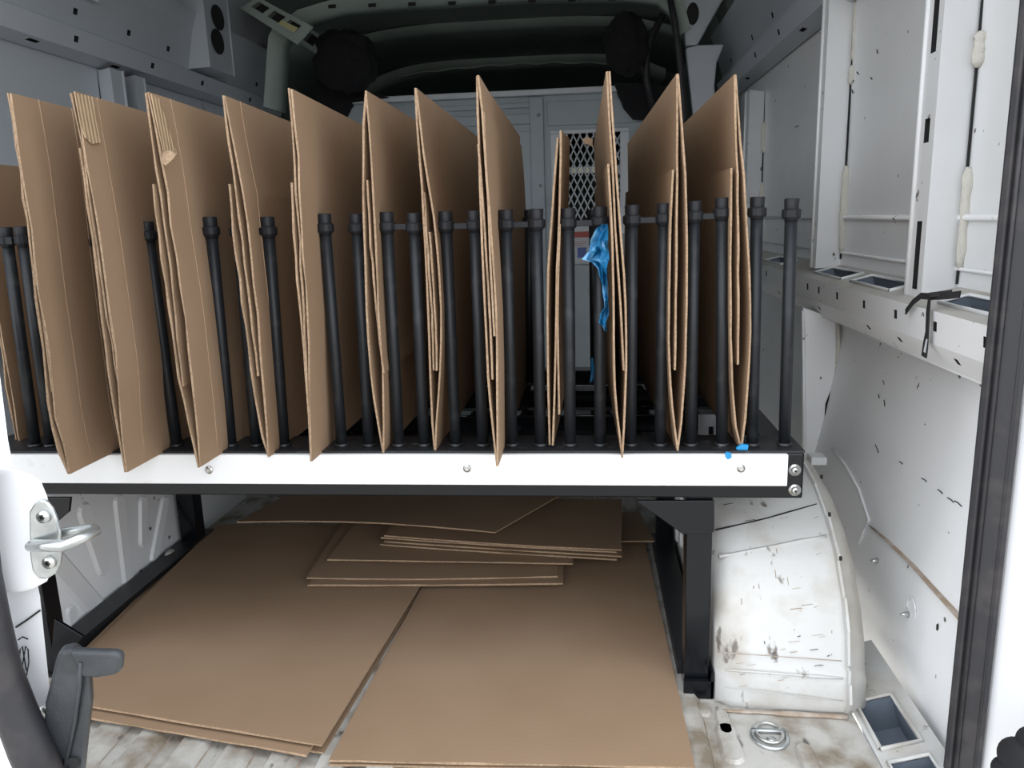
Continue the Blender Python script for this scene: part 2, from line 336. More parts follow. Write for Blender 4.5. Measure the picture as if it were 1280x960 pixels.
# wheel arches
def arch(side, parent, mname):
    X = (lambda v: v) if side > 0 else mx
    prof = [(1.150, .0), (1.140, .02), (1.148, .05), (1.150, .075), (1.158, .078), (1.170, .13), (1.195, .175), (1.198, .182), (1.235, .225), (1.238, .232), (1.30, .275), (1.38, .308), (1.48, .326), (1.60, .330), (1.75, .322), (1.90, .29), (2.02, .23), (2.10, .12), (2.13, 0)]
    x0, x1 = (.205 if side > 0 else .262), .405
    bm = B(); nx = 8; G = []
    for i in range(nx+1):
        u = i/nx; rd = .018*max(0, 1-u*6)**2 
        G.append([bm.verts.new((X(x0+(x1-x0)*u), y+rd*(1 if y < 1.6 else -1)+.010*(1-u)*(z < .1), max(z-rd*.8, 0))) for y, z in prof])
    for a, b in zip(G, G[1:]):
        for k in range(len(prof)-1): fc(bm, (a[k], a[k+1], b[k+1], b[k]))
    fc(bm, G[0])
    ar = obj('wheel_arch', bm, mname, parent, True); ar['label'] = 'dirty scraped white wheel arch' if side > 0 else 'white wheel arch with pressed ribs'
    bm = B()
    for k in range(len(prof)-1):      # standing weld flange
        (ya, za), (yb, zb) = prof[k], prof[k+1]
        w = .010+.004*math.sin(k*1.7)
        a = [Vector((X(x1), ya, za)), Vector((X(x1), yb, zb)), Vector((X(x1), yb+(-w if yb < 1.5 else w), zb+w)), Vector((X(x1), ya+(-w if ya < 1.5 else w), za+w))]
        prism(bm, a, (.004*side, 0, 0))
    obj('flange', bm, mname, ar)
    bm = B(); G = []
    for (dx, sc, dz) in ((.409, 1.0, 0), (.425, .985, -.003), (.442, .955, -.012), (.452, .91, -.03), (.455, .86, -.06)):
        G.append([bm.verts.new((X(dx), 1.6+(y-1.6)*sc, max(z*sc+dz, 0))) for y, z in prof])
    for a, b in zip(G, G[1:]):
        for k in range(len(prof)-1): fc(bm, (a[k], a[k+1], b[k+1], b[k]))
    obj('outer_wheelhouse', bm, 'grime' if side > 0 else mname, ar, True)
    return ar, prof
ar, prof = arch(1, wr, 'scuffed'); al, _ = arch(-1, wl, 'white')
def onarch(x, z):
    for (ya, za), (yb, zb) in zip(prof, prof[1:]):
        if za <= z <= zb and zb > za: return Vector((x, ya+(yb-ya)*(z-za)/(zb-za)-.0005, z))
bm = B(); tube(bm, [Vector((.212+.195*k/10, 1.146-.006*(k/10), .003)) for k in range(11)], .0045, 6, jit=.45, flat=.6); obj('base_grime', bm, 'rust', ar, True)
for (za, zb, r, m) in ((.262, .290, .0014, 'gap'), (.232, .256, .003, 'scuffed'), (.075, .066, .0022, 'scuffed'), (.098, .090, .0007, 'rust'), (.045, .030, .0009, 'grime')):
    bm = B(); tube(bm, [onarch(.215+.185*k/8, za+(zb-za)*k/8) for k in range(9)], r, 6, jit=.3); obj('weld_seam', bm, m, ar, True)
random.seed(3)
for k in range(46):      # scrapes through the paint
    x = random.uniform(.23, .39); z = random.choice((.05, .07, .09, .11, .13, .16, .20, .24, .28))+random.uniform(-.01, .01); l = random.uniform(.004, .02); v = random.random() < .4
    bm = B(); tube(bm, [onarch(x+(0 if v else l*q), z+(l*q*.6 if v else .002*q)) for q in (0, 1)], random.uniform(.0003, .0007), 4); obj('scrape', bm, random.choice(('gap', 'rust', 'rust', 'rust')), ar)
for (px, py) in ((1028, 596), (1038, 643), (1052, 698)):
    p = at(px, py, x=.403); bm = B(); tube(bm, [p, p-Vector((.003, 0, 0))], .004, 8); obj('flange_hole', bm, 'gap', ar)
# pressed ribs on the inboard cheeks of both arches
xl = mx(.262)
for (a, b, w) in (((148, 628), (160, 728), .020), ((178, 628), (178, 676), .016), ((205, 628), (192, 696), .017), ((105, 640), (128, 708), .022), ((72, 705), (122, 762), .026), ((88, 765), (92, 790), .016)):
    bm = B(); pa, pb = at(*a, x=xl), at(*b, x=xl); capsule(bm, pa, pb, w, (1, 0, 0), .006, 0)
    obj('pressed_rib', bm, 'white', al)
for (y0, z0, y1, z1) in ((1.30, .20, 1.36, .05), (1.42, .24, 1.46, .08), (1.55, .26, 1.55, .06), (1.68, .24, 1.66, .08), (1.80, .22, 1.74, .06)):
    bm = B(); capsule(bm, (.205, y0, z0), (.205, y1, z1), .022, (-1, 0, 0), .006, 0); obj('pressed_rib', bm, 'white', ar)
p = at(210, 696, x=xl+.02); bm = B(); tube(bm, [p-Vector((0, .012, 0)), p+Vector((0, .016, .004))], [.008, .012], 8); obj('rubber_plug', bm, 'foam', al, True)

# left wall: pillars, panels, edges
pillar(-1, wl, 2.165, 2.225, .665, 1.25, mname='white_shaded', rw=.03); pillar(-1, wl, 2.285, 2.335, .665, 1.25, mname='white_shaded', rw=.03)
pillar(-1, wl, 2.95, 3.12, .665, 1.25, mname='white_shaded')
pl = pillar(-1, wl, 2.62, 2.80, 1.33, 1.66, xi=.470, mname='white_shaded')
for (px, py) in ((272, 22), (272, 52)):
    p = at(px, py, x=mx(.467)); bm = B(); prism(bm, [p+Vector((0, .045*math.cos(a), .040*math.sin(a))) for a in ang[:-1]], (.002, 0, 0)); obj('oval_hole', bm, 'gap', pl)
pillar(-1, wl, 1.98, 2.10, 1.40, 1.66, xi=.515, mname='white_shaded')
bm = B(); tube(bm, [at(x, y, x=mx(.603)) for x, y in ((0, 33), (50, 50), (100, 66), (138, 80), (146, 95), (152, 135))], .003, 6); obj('panel_edge', bm, 'gap', wl)
bm = B(); tube(bm, [at(x, y, x=mx(.603)) for x, y in ((190, 98), (225, 110), (248, 118), (256, 140))], .003, 6); obj('panel_edge', bm, 'gap', wl)

# ---------------------------------------------------------------- roof
bm = B()
def arcx(u, z, half=.93, drop=.06): 
    x = CX + half*u; return x, z - drop*abs(u)**4
def roofstrip(prof, mi=0, half=.93, drop=.07, nx=16, th=.006):
    b = B(); G = []
    for (y, z) in prof:
        G.append([b.verts.new((*((arcx(-1+2*i/nx, z, half, drop)[0]), y), arcx(-1+2*i/nx, z, half, drop)[1])) for i in range(nx+1)])
    T = [[b.verts.new(v.co+Vector((0, 0, th))) for v in r] for r in G]
    for a, c in zip(G, G[1:]):
        for i in range(nx): fc(b, (a[i], a[i+1], c[i+1], c[i]))
    for a, c in zip(T, T[1:]):
        for i in range(nx): fc(b, (a[i], c[i], c[i+1], a[i+1]))
    for a, c in ((G[0], T[0]), (G[-1], T[-1])):
        for i in range(nx): fc(b, (a[i], c[i], c[i+1], a[i+1]))
    return b
ceil = struct('ceiling', roofstrip([(.95, 1.70), (1.5, 1.71), (2.2, 1.71), (2.9, 1.70), (3.5, 1.70), (4.2, 1.69), (4.9, 1.68)]), 'roof', 'dark greenish painted van roof', smooth=True)
def bow(y, z, w, mname='roof'):
    b = B(); G = []
    for (dy, dz) in ((-w, .05), (-w*.8, 0), (w*.8, 0), (w, .05)):
        G.append([b.verts.new((CX+.87*u, y+dy, z-.11*abs(u)**5+dz)) for u in [-1+i/10 for i in range(21)]])
    for a, c in zip(G, G[1:]):
        for i in range(20): fc(b, (a[i], a[i+1], c[i+1], c[i]))
    return obj('roof_bow', b, mname, ceil, True)
bow(2.0, 1.64, .05); bow(1.1, 1.62, .06)
YW = 3.10
b = B(); path = [at(x, y, y=YW) for x, y in ((352, 140), (355, 90), (357, 58), (362, 49), (374, 40), (392, 28), (430, 18), (480, 12), (540, 8), (600, 4), (660, 1), (720, 0), (780, 1), (822, 6), (838, 20), (846, 50))]
G = []
for (dy, dr) in ((-.06, .05), (-.05, 0), (.045, 0), (.06, .05)):
    G.append([b.verts.new(p + Vector((0, dy, 0)) + ((Vector((CX, YW, 1.0))-p).normalized()*-dr)) for p in path])
for a, c in zip(G, G[1:]):
    for i in range(len(path)-1): fc(b, (a[i], a[i+1], c[i+1], c[i]))
bw = obj('roof_bow', b, 'roof', ceil, True)
bm = roofstrip([(3.75, 1.69), (3.77, 1.665), (3.80, 1.66), (3.86, 1.665), (4.3, 1.64)], drop=.10, half=.86); obj('front_roof_panel', bm, 'roof', ceil, True)
bm = roofstrip([(4.3, 1.64), (4.32, 1.61), (4.45, 1.60), (4.5, 1.62), (4.8, 1.55)], drop=.10, half=.80); obj('header_panel', bm, 'roof', ceil, True)
bm = B(); tube(bm, [Vector((CX+.62*u, 4.31, 1.606-.03*u*u+.004*math.sin(u*22))) for u in [-1+i/20 for i in range(41)]], .006, 6); obj('wavy_flange', bm, 'roof', ceil, True)
bm = B()
for k in range(9):
    p = at(415+k*50, 16-k*1.4-8, y=YW-.062); box(bm, p-Vector((.014, .002, .006)), p+Vector((.014, .002, .006)))
obj('bow_slots', bm, 'gap', bw)['kind'] = 'stuff'
# gusset plates between roof bow and left cant rail, with their openings
for (quad, holes) in ((((322, -4), (392, 34), (372, 56), (300, 10)), [(.08, .2, .28, .62), (.36, .2, .56, .62), (.64, .2, .84, .62)]), (((386, 34), (424, 60), (408, 76), (372, 52)), [(.1, .2, .42, .75), (.55, .2, .88, .75)])):
    bm = B(); yy = 2.95 if quad[0][1] < 0 else 3.22; Q = [at(x, y, y=yy) for x, y in quad]; holed(bm, Q[0], Q[1], Q[2], Q[3], holes, .03); obj('gusset', bm, ['roof', 'gap'], ceil)
bm = B(); Q = [at(x, y, y=2.945) for x, y in ((352, 25), (373, 35), (368, 41), (348, 30))]; prism(bm, Q, (0, -.002, 0)); obj('sticker', bm, 'yellow', ceil)
# black wadding bundles up in both front corners
def lump(name, cpx, cpy, y, sx, sz, label):
    c = at(cpx, cpy, y=y); b = B(); bmesh.ops.create_icosphere(b, subdivisions=4, radius=1)
    for v in b.verts:
        d = 1 + .22*noise.noise(v.co*2.3+Vector((cpx, 0, 0))) + .10*noise.noise(v.co*7)
        v.co = Vector((v.co.x*sx*d, v.co.y*.10*d, v.co.z*sz*d)) + c
    o = obj(name, b, 'blackfoam', None, True); tag(o, label, 'wadding'); return o
lump('wadding_bundle', 432, 76, 3.22, .125, .115, 'shaggy black wadding bundle in the upper left corner under the roof')
lump('wadding_bundle', 783, 56, 3.22, .085, .115, 'shaggy black wadding bundle in the upper right corner under the roof')

# ---------------------------------------------------------------- bulkhead at the front
YB = 3.40
def by(px, py, dy=0): return at(px, py, y=YB+dy)
zt = by(640, 118).z
bm = B()
pts = [(mx(.55), 0), (.55, 0), (.55, .95), (.33, 1.10), (.20, zt), (mx(.22), zt), (mx(.40), 1.15), (mx(.55), .95)]
# the wall with a real window opening: four slabs round it
wx0, wz1 = by(699, 170).x, by(699, 168).z; wx1, wz0 = by(775, 270).x, by(735, 276).z
def slab(b, x0, x1, z0, z1): box(b, (x0, YB, z0), (x1, YB+.02, z1))
slab(bm, mx(.55), wx0, 0, zt-.26); slab(bm, wx1, .55, 0, zt-.26); slab(bm, wx0, wx1, 0, wz0); slab(bm, wx0, wx1, wz1, zt-.26)
prism(bm, [Vector((x, YB, z)) for x, z in ((mx(.55), zt-.26), (.55, zt-.26), (.30, zt-.12), (.20, zt), (mx(.30), zt), (mx(.42), zt-.1))], (0, .02, 0))
wf = struct('wall_front', bm, 'bulk', 'grey steel bulkhead between load bay and cab')
bm = B(); box(bm, (mx(.30), YB-.03, zt-.012), (.20, YB, zt+.012)); obj('top_rail', bm, 'meshpaint', wf, bev=.004)
def bframe(px0, py0, px1, py1, d=.012, m='bulk', name='panel'):
    b = B(); a = by(px0, py1); c = by(px1, py0); box(b, (a.x, YB-d, a.z), (c.x, YB, c.z)); return obj(name, b, m, wf, bev=.003)
bframe(669, 122, 679, 420, .02, name='frame_post'); bframe(551, 128, 666, 140, .008, name='pressed_panel'); bframe(551, 142, 666, 160, .010, name='pressed_panel'); bframe(551, 164, 666, 420, .008, name='pressed_panel')
bframe(446, 130, 545, 420, .008, name='pressed_panel'); bframe(684, 122, 800, 158, .006, name='pressed_panel'); bframe(812, 150, 850, 420, .008, name='pressed_panel')
for (x, y) in ((673, 144), (676, 232), (672, 330), (556, 170)):
    p = by(x, y, -.02); bm = B(); tube(bm, [p, p-Vector((0, .006, 0))], .007, 10); obj('rivet', bm, 'zinc', wf, True)
# window frame, expanded metal mesh, crossbar
fr = []
A = by(688, 164); Z = by(786, 292)
bm = B(); d = .014
box(bm, (A.x, YB-d, wz1), (Z.x, YB, A.z)); box(bm, (A.x, YB-d, Z.z), (Z.x, YB, wz0)); box(bm, (A.x, YB-d, wz0), (wx0, YB, wz1)); box(bm, (wx1, YB-d, wz0), (Z.x, YB, wz1))
wfr = obj('window_frame', bm, 'meshpaint', wf, bev=.002)
bm = B(); pw, ph = .0283, .058; nx_ = int((wx1-wx0)/pw)+1; nz_ = int((wz1-wz0)/ph)+2
for i in range(-nz_, nx_+1):
    for sg in (1, -1):
        # strand across the whole window, clipped to it
        x0 = wx0 + i*pw if sg > 0 else wx0 + i*pw; 
        za, zb = wz0, wz1; dx = (zb-za)/ph*pw
        xa, xb = (x0, x0+dx) if sg > 0 else (x0+dx, x0)
        def clip(xa, za, xb, zb):
            t0, t1 = 0, 1
            for lim, s in ((wx0, 1), (wx1, -1)):
                ta = s*(xa-lim); tb = s*(xb-lim)
                if ta < 0 and tb < 0: return None
                if ta < 0: t0 = max(t0, ta/(ta-tb))
                if tb < 0: t1 = min(t1, ta/(ta-tb))
            return (xa+(xb-xa)*t0, za+(zb-za)*t0, xa+(xb-xa)*t1, za+(zb-za)*t1) if t0 < t1 else None
        c = clip(xa, za, xb, zb)
        if c: tube(bm, [Vector((c[0], YB-.004, c[1])), Vector((c[2], YB-.004, c[3]))], .0032, 4)
o = obj('wire_mesh', bm, 'meshpaint', wf); o['label'] = 'pale diamond expanded-metal mesh'
bm = B(); p = by(740, 212); box(bm, (wx0, YB+.004, p.z-.013), (wx1, YB+.012, p.z+.013)); obj('crossbar', bm, 'cream', wf)
# warning label below the mesh
bm = B(); a, c = by(712, 330), by(737, 278); box(bm, (a.x, YB-.018, a.z), (c.x, YB-.0145, c.z)); lb = obj('warning_label', bm, 'label', wf)
bm = B(); a, c = by(714, 297), by(736, 289); box(bm, (a.x, YB-.0195, a.z), (c.x, YB-.018, c.z)); obj('red_header', bm, 'red', lb)
bm = B(); a, c = by(722, 322), by(733, 309); box(bm, (a.x, YB-.0195, a.z), (c.x, YB-.018, c.z)); obj('picture_box', bm, 'blueprint', lb)
bm = B()
for k in range(3):
    a, c = by(716, 302.5+k*2.2), by(735-3*k, 301.6+k*2.2); box(bm, (a.x, YB-.0195, a.z), (c.x, YB-.018, c.z))
o = obj('print_lines', bm, 'red', lb)
# cab behind: dark box
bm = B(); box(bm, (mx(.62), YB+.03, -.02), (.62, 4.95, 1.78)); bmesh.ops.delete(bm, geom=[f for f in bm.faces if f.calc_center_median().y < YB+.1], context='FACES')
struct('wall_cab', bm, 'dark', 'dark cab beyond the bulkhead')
bm = B(); prism(bm, [at(x, y, y=3.34) for x, y in ((768, 104), (808, 104), (838, 112), (850, 150), (820, 150), (792, 148), (780, 134))], (0, .05, 0)); obj('corner_trim', bm, 'blackfoam', wf)
bm = B(); prism(bm, [at(x, y, y=3.36) for x, y in ((395, 100), (470, 116), (486, 122), (440, 128), (425, 160), (390, 160))], (0, .05, 0)); obj('corner_trim', bm, 'blackfoam', wf)
bm = B(); tube(bm, [at(x, y, y=3.02) for x, y in ((836, -10), (844, 30), (850, 80), (854, 130), (858, 200))], .012, 8); obj('door_seal', bm, 'seal', wr, True)
bm = B(); tube(bm, [at(x, y, y=3.25) for x, y in ((838, 0), (815, 45), (808, 70), (808, 100), (816, 135))], .014, 8); obj('door_seal', bm, 'seal', wr, True)

# ---------------------------------------------------------------- rear frame, right
bm = B()
prism(bm, [Vector((x, y, -.25)) for x, y in ((.534, .990), (.575, .930), (.64, .895), (.95, .86), (.95, 1.02), (.62, 1.02), (.54, 1.0))], (0, 0, 1.95))
tr = struct('trim_1', bm, 'doorpaint', 'white rear door frame at the right', bev=.01)
bm = B()
prism(bm, [Vector((x, y, -.25)) for x, y in ((.492, 1.000), (.497, .992), (.503, .995), (.508, .990), (.522, .981), (.531, .978), (.535, .988), (.52, 1.01), (.50, 1.015))], (0, 0, 1.9))
sr = struct('trim_2', bm, 'seal', 'black rubber door seal, right side', bev=.002)
bm = B()
for k in range(2):
    tube(bm, [Vector((.504+.020*k, .990-.008*k, -.2)), Vector((.504+.020*k, .990-.008*k, 1.6))], .0028, 6)
obj('seal_bead', bm, 'seal', sr, True)
bm = B(); c = at(1272, 945, y=.87)
for q in ((0, 0, 0, .022), (.015, 0, .02, .018), (-.012, 0, -.02, .016), (.02, 0, -.02, .03)):
    r = bmesh.ops.create_icosphere(bm, subdivisions=3, radius=q[3]); [setattr(v, 'co', v.co+c+Vector(q[:3])) for v in r['verts']]
tag(obj('door_buffer', bm, 'blackfoam', None, True), 'black lump of a door buffer at the lower right edge on the white frame', 'buffer')

# ---------------------------------------------------------------- the shelf rack
YR = 1.175
rack = thing('storage_rack', 'black steel rack with a white front strip and rows of upright plastic tubes', 'rack', (-.39, 1.5, 0))
G = lambda n, bm, m, **k: obj(n, bm, m, rack, **k)
bm = B(); box(bm, (-1.11, YR, .360), (.33, YR+.045, .434)); G('front_beam', bm, 'steel', bev=.003)
bm = B(); box(bm, (-1.11, YR-.010, .384), (.303, YR-.0005, .4345)); strip = G('white_strip', bm, 'strip', bev=.001)
for (x, y) in ((262, 587), (584, 585), (926, 585)):
    p = at(x, y, y=YR-.010); bm = B(); tube(bm, [p+Vector((0, .001, 0)), p-Vector((0, .003, 0))], .0065, 14); o = obj('washer', bm, 'zinc', strip, True)
    bm = B(); tube(bm, [p-Vector((0, .003, 0)), p-Vector((0, .006, 0))], .0035, 6); obj('screw_head', bm, 'zinc', strip)
for y_ in (587, 612):
    p = at(993, y_, y=YR); bm = B(); tube(bm, [p, p-Vector((0, .003, 0))], .0095, 20); o = G('bolt', bm, 'zinc', smooth=True)
    bm = B(); tube(bm, [p-Vector((0, .003, 0)), p-Vector((0, .008, 0))], [.0062, .0045], 12); obj('bolt_head', bm, 'zinc', o, True)
    bm = B(); tube(bm, [p-Vector((0, .008, 0)), p-Vector((0, .0085, 0))], .0022, 6); obj('socket', bm, 'gap', o)
bm = B(); box(bm, (-1.11, YR+.0, .4345), (.33, YR+.09, .438)); G('front_deck', bm, 'steel_matte')
for x0 in (-1.11, .29):
    bm = B(); box(bm, (x0, YR+.046, .385), (x0+.04, 1.95, .425)); G('side_rail', bm, 'steel', bev=.002)
for (y0, z0, z1, w) in ((1.48, .385, .418, .04), (1.655, .39, .43, .045), (1.91, .385, .425, .04)):
    bm = B(); box(bm, (-1.07, y0, z0), (.29, y0+w, z1)); G('cross_rail', bm, 'steel', bev=.002)
for x0 in (-.93, -.55, -.17, .10):
    bm = B(); box(bm, (x0, YR+.046, .375), (x0+.03, 1.91, .385)); G('support_bar', bm, 'steel')
bm = B(); box(bm, (-1.07, 1.30, .372), (.29, 1.90, .375)); G('under_tray', bm, 'steel_matte')
def leg(x0, x1, y0, y1, z0=.0, z1=.362): 
    bm = B(); box(bm, (x0, y0, z0), (x1, y1, z1)); return G('leg', bm, 'steel', bev=.002)
XL0, XL1 = .155, .196
leg(XL0, XL1, 1.19, 1.23, .004); leg(XL0, XL1, 1.74, 1.78, .004)
ll0 = -1.028; leg(ll0, ll0+.04, 1.19, 1.23, .004); leg(ll0-.0, ll0+.045, 1.72, 1.76, .004)
for x0, s in ((XL0-.010, 1), (ll0-.004, -1)):
    bm = B(); box(bm, (x0+.004 if s > 0 else x0, 1.236, .0), (x0+.050, 1.80, .034)); box(bm, (x0+.006, 1.182, 0), (x0+.048, 1.236, .004)); G('floor_rail', bm, 'steel_matte')
bm = B(); box(bm, (XL0-.002, 1.178, .002), (XL1+.006, 1.186, .034)); box(bm, (XL1+.002, 1.178, .002), (XL1+.006, 1.24, .05)); G('foot_bracket', bm, 'steel')
bm = B(); prism(bm, [at(x, y, y=1.182) for x, y in ((795, 626), (893, 626), (893, 664), (888, 668), (853, 668), (848, 664))], (0, .006, 0)); G('gusset', bm, 'steel', bev=.001)
bm = B(); prism(bm, [at(x, y, y=1.182) for x, y in ((52, 622), (88, 622), (86, 640), (72, 652), (52, 652))], (0, .006, 0)); G('gusset', bm, 'steel', bev=.001)
bm = B(); prism(bm, [at(x, y, y=1.19) for x, y in ((68, 774), (104, 796), (62, 840))], (0, .006, 0)); G('gusset', bm, 'steel', bev=.001)
bm = B(); p = at(806, 524, y=1.62); bmesh.ops.create_uvsphere(bm, u_segments=24, v_segments=14, radius=.030); [setattr(v, 'co', v.co+p) for v in bm.verts]; G('round_knob', bm, 'steel', smooth=True)
p = at(806, 517, y=1.585); bm = B(); tube(bm, [p, p-Vector((0, .012, -.002))], .007, 10); G('knob_glint', bm, 'zinc', smooth=True)  # zinc nub added as the highlight on the glossy black knob
bm = B(); a = at(872, 558, y=1.44); c = at(896, 518, y=1.44); holed(bm, (a.x, 1.44, a.z), (c.x, 1.44, a.z), (c.x, 1.44, c.z), (a.x, 1.44, c.z), [(.58, .3, .86, .62)], .02); o = G('grey_end_plate', bm, ['scuffgrey', 'gap']); o['label'] = 'grey plate with a square-cut hole'

# tubes
def post(top, bot, y, r=.0085, tab=None, link=None):
    a, b = at(*top, y=y), at(*bot, y=y)
    b.z = .437; x = a.x if abs(a.x) > abs(b.x) and False else (a.x+b.x)/2
    a.x, b.x = a.x, b.x
    ztop = a.z
    bm = B(); tube(bm, [b, Vector((a.x, y, ztop-.030))], r, 14); po = G('tube', bm, 'post', smooth=True)
    t = Vector((a.x, y, ztop))
    bm = B(); tube(bm, [t-Vector((0, 0, .033)), t-Vector((0, 0, .001)), t], [r*1.06, r*1.20, r*1.05], 14); obj('end_cap', bm, 'cap', po, True)
    bm = B(); tube(bm, [t-Vector((0, 0, .030)), t-Vector((0, 0, .027)), t-Vector((0, 0, .017)), t-Vector((0, 0, .015))], [r*1.25, r*1.5, r*1.5, r*1.25], 14)
    if tab: s = -1 if tab < 0 else 1; box(bm, (min(t.x+s*r, t.x+tab), y-.014, t.z-.028), (max(t.x+s*r, t.x+tab), y+.004, t.z-.017))
    obj('collar', bm, 'cap', po, False)
    bm = B(); tube(bm, [b, b+Vector((0, 0, .006))], r*1.3, 14); obj('base_ring', bm, 'steel_matte', po, True)
    return t
YP = YR+.030
row = [((183, 277), (222, 567), -.022), ((262, 271), (290, 566), -.022), ((334, 271), (356, 566), -.024), ((405, 267), (428, 565), -.024), ((445, 267), (462, 565), None), ((483, 265), (499, 565), 1), ((517, 266), (531, 565), None),
       ((557, 264), (570, 565), 1), ((593, 263), (604, 565), None), ((632, 262), (640, 565), 1), ((670, 261), (676, 565), None), ((710, 260), (713, 565), 1), ((750, 258), (750, 565), None), ((790, 256), (788, 565), 1), ((830, 254), (825, 565), None),
       ((868, 251), (863, 565), 1), ((903, 247), (902, 565), None), ((947, 246), (940, 565), None), ((990, 248), (980, 567), None),
       ((6, 284), (46, 568), None), ((26, 283), (66, 568), -.02), ((122, 285), (163, 568), -.02), ((216, 275), (252, 568), None), ((296, 272), (322, 567), None)]
tops = [post(a, b, YP, .0093, t if t and abs(t) < 1 else None) for a, b, t in row]
for i, (a, b, t) in enumerate(row):
    if t == 1:
        bm = B(); p, q = tops[i], tops[i+1]; box(bm, (p.x+.010, YP-.005, p.z-.028), (q.x-.010, YP+.005, p.z-.019)); G('link_bar', bm, 'cap', bev=.001)
for a, b in (((661, 262), (662, 480)), ((741, 262), (743, 478)), ((560, 266), (566, 480))): post(a, b, 1.68, .0088)

# ---------------------------------------------------------------- upright folded cartons
def interp(poly, n):
    d = [0]
    for a, b in zip(poly, poly[1:]): d.append(d[-1]+(b-a).length)
    out = []
    for k in range(n):
        s = d[-1]*k/(n-1)
        for i in range(len(d)-1):
            if s <= d[i+1]+1e-9: out.append(poly[i].lerp(poly[i+1], (s-d[i])/max(d[i+1]-d[i], 1e-9))); break
    return out
ZC = .4405
def leaf(name, parent, px, yf, L, dxb, dzb, side, seed, zmin=None, mats=('card', 'edge'), creases=()):
    t = .0029
    P = [at(x, y, y=yf) for x, y in px]
    P = interp(P, 13)
    bm = B(); ny = 7; rows = []
    zt_, zb_ = P[0].z, P[-1].z
    for s in (0, 1):
        g = []
        for j in range(ny+1):
            v = j/ny; r = []
            for i, p in enumerate(P):
                a, b = P[max(i-1, 0)], P[min(i+1, len(P)-1)]; d = (b-a).normalized()
                hgt = (p.z-zb_)/(zt_-zb_+1e-9)
                xx = p.x + dxb*v + side*.003*math.sin(v*3.1)*math.sin(hgt*3.1)
                rag = noise.noise(Vector((p.z*45, seed*7.3, 0)))*.006 if j == 0 else 0
                if j == 0: rag += random.uniform(-.0012, .0012)
                r.append(bm.verts.new((xx + (-d.z)*t*s*side, yf + L*v + rag, p.z + dzb*v*max(hgt, 0) + d.x*t*s*side)))
            g.append(r)
        rows.append(g)
    A, D = rows; n = len(P)
    for j in range(ny):
        for i in range(n-1): fc(bm, (A[j][i], A[j][i+1], A[j+1][i+1], A[j+1][i]), 0); fc(bm, (D[j][i], D[j+1][i], D[j+1][i+1], D[j][i+1]), 0)
        for i in (0, n-1): fc(bm, (A[j][i], A[j+1][i], D[j+1][i], D[j][i]), 1)
    for j in (0, ny):
        for i in range(n-1): fc(bm, (A[j][i], A[j][i+1], D[j][i+1], D[j][i]), 1)
    o = obj(name, bm, list(mats), parent)
    for dy in creases:
        b2 = B(); tube(b2, [Vector((p.x+dxb*dy/L+(.0003 if side < 0 else -.0003)+side*.003*math.sin(dy/L*3.1)*math.sin((p.z-zb_)/(zt_-zb_)*3.1), yf+dy, p.z+dzb*dy/L*(p.z-zb_)/(zt_-zb_))) for p in P], .0007, 5); obj('crease', b2, 'crease', o, True)
    return o
def carton(label, yf, L, dxb, dzb, R, Ul, Lw, seed, extra=(), creases=()):
    b = at(*R[-1], y=yf)
    t = thing('folded_carton', label, 'cardboard', (b.x, yf, b.z), 'folded cartons standing in the rack')
    leaf('outer_panel', t, R, yf, L, dxb, dzb, -1, seed, creases=creases)
    leaf('upper_flap', t, Ul, yf+.002, L*.97, dxb, dzb, -1, seed+.3)
    leaf('lower_flap', t, Lw, yf+.001, L*.98, dxb, dzb*.3, 1, seed+.6)
    for k, (poly, ln) in enumerate(extra): leaf('inner_flap', t, poly, yf+.003, ln, dxb*.5, 0, 1, seed+.8+k)
    return t
SH = ' standing in the black rack'
c1 = carton('leftmost tall brown folded carton with creased face, first at the left end of the rack', 1.063, .72, 0, -.02,
 [(13,116),(27,190),(40,290),(52,380),(64,460),(73,530),(87,593)], [(11,116),(24,190),(37,290),(52,390),(60,440),(67,490)], [(22,200),(32,270),(42,360),(50,430),(62,520),(72,560),(84,593)], 1, creases=(.056, .13))
c2 = carton('brown folded carton with torn exposed flutes at its top left corner, second from left', 1.075, .72, 0, -.02,
 [(93,114),(101,160),(112,220),(126,300),(140,400),(150,470),(153,540),(160,590)], [(89,116),(97,155),(107,210),(119,290),(131,370),(142,440),(150,485)], [(98,185),(104,230),(115,300),(124,370),(131,440),(137,485),(146,540),(156,590)], 2, creases=(.05,))
c3 = carton('brown folded carton with a bent torn strip hanging near its top edge, third from left', 1.103, .70, 0, -.02,
 [(187,115),(198,170),(206,215),(216,290),(231,380),(240,460),(247,520),(252,583)], [(184,116),(191,170),(201,240),(213,330),(223,420),(230,483)], [(190,230),(197,290),(207,370),(216,430),(224,490),(236,530),(248,584)], 3, creases=(.055,))
c4 = carton('brown folded carton with three ragged layers bulging at the front, fourth from left', 1.153, .68, 0, -.02,
 [(283,120),(293,180),(306,240),(312,300),(322,380),(328,460),(333,520),(337,571)], [(280,119),(289,190),(297,240),(305,320),(317,410),(324,470)], [(285,230),(290,290),(302,380),(313,460),(318,505),(325,540),(334,572)], 4, creases=(.045,))
c5 = carton('brown folded carton with smooth wide face, fifth from left, beside the fourth tube', 1.128, .70, 0, -.02,
 [(365,111),(372,170),(376,240),(379,300),(386,400),(387,480),(389,530),(390,577)], [(362,110),(367,170),(371,240),(377,320),(382,420),(385,480)], [(363,228),(366,290),(372,370),(378,430),(384,500),(387,577)], 5)
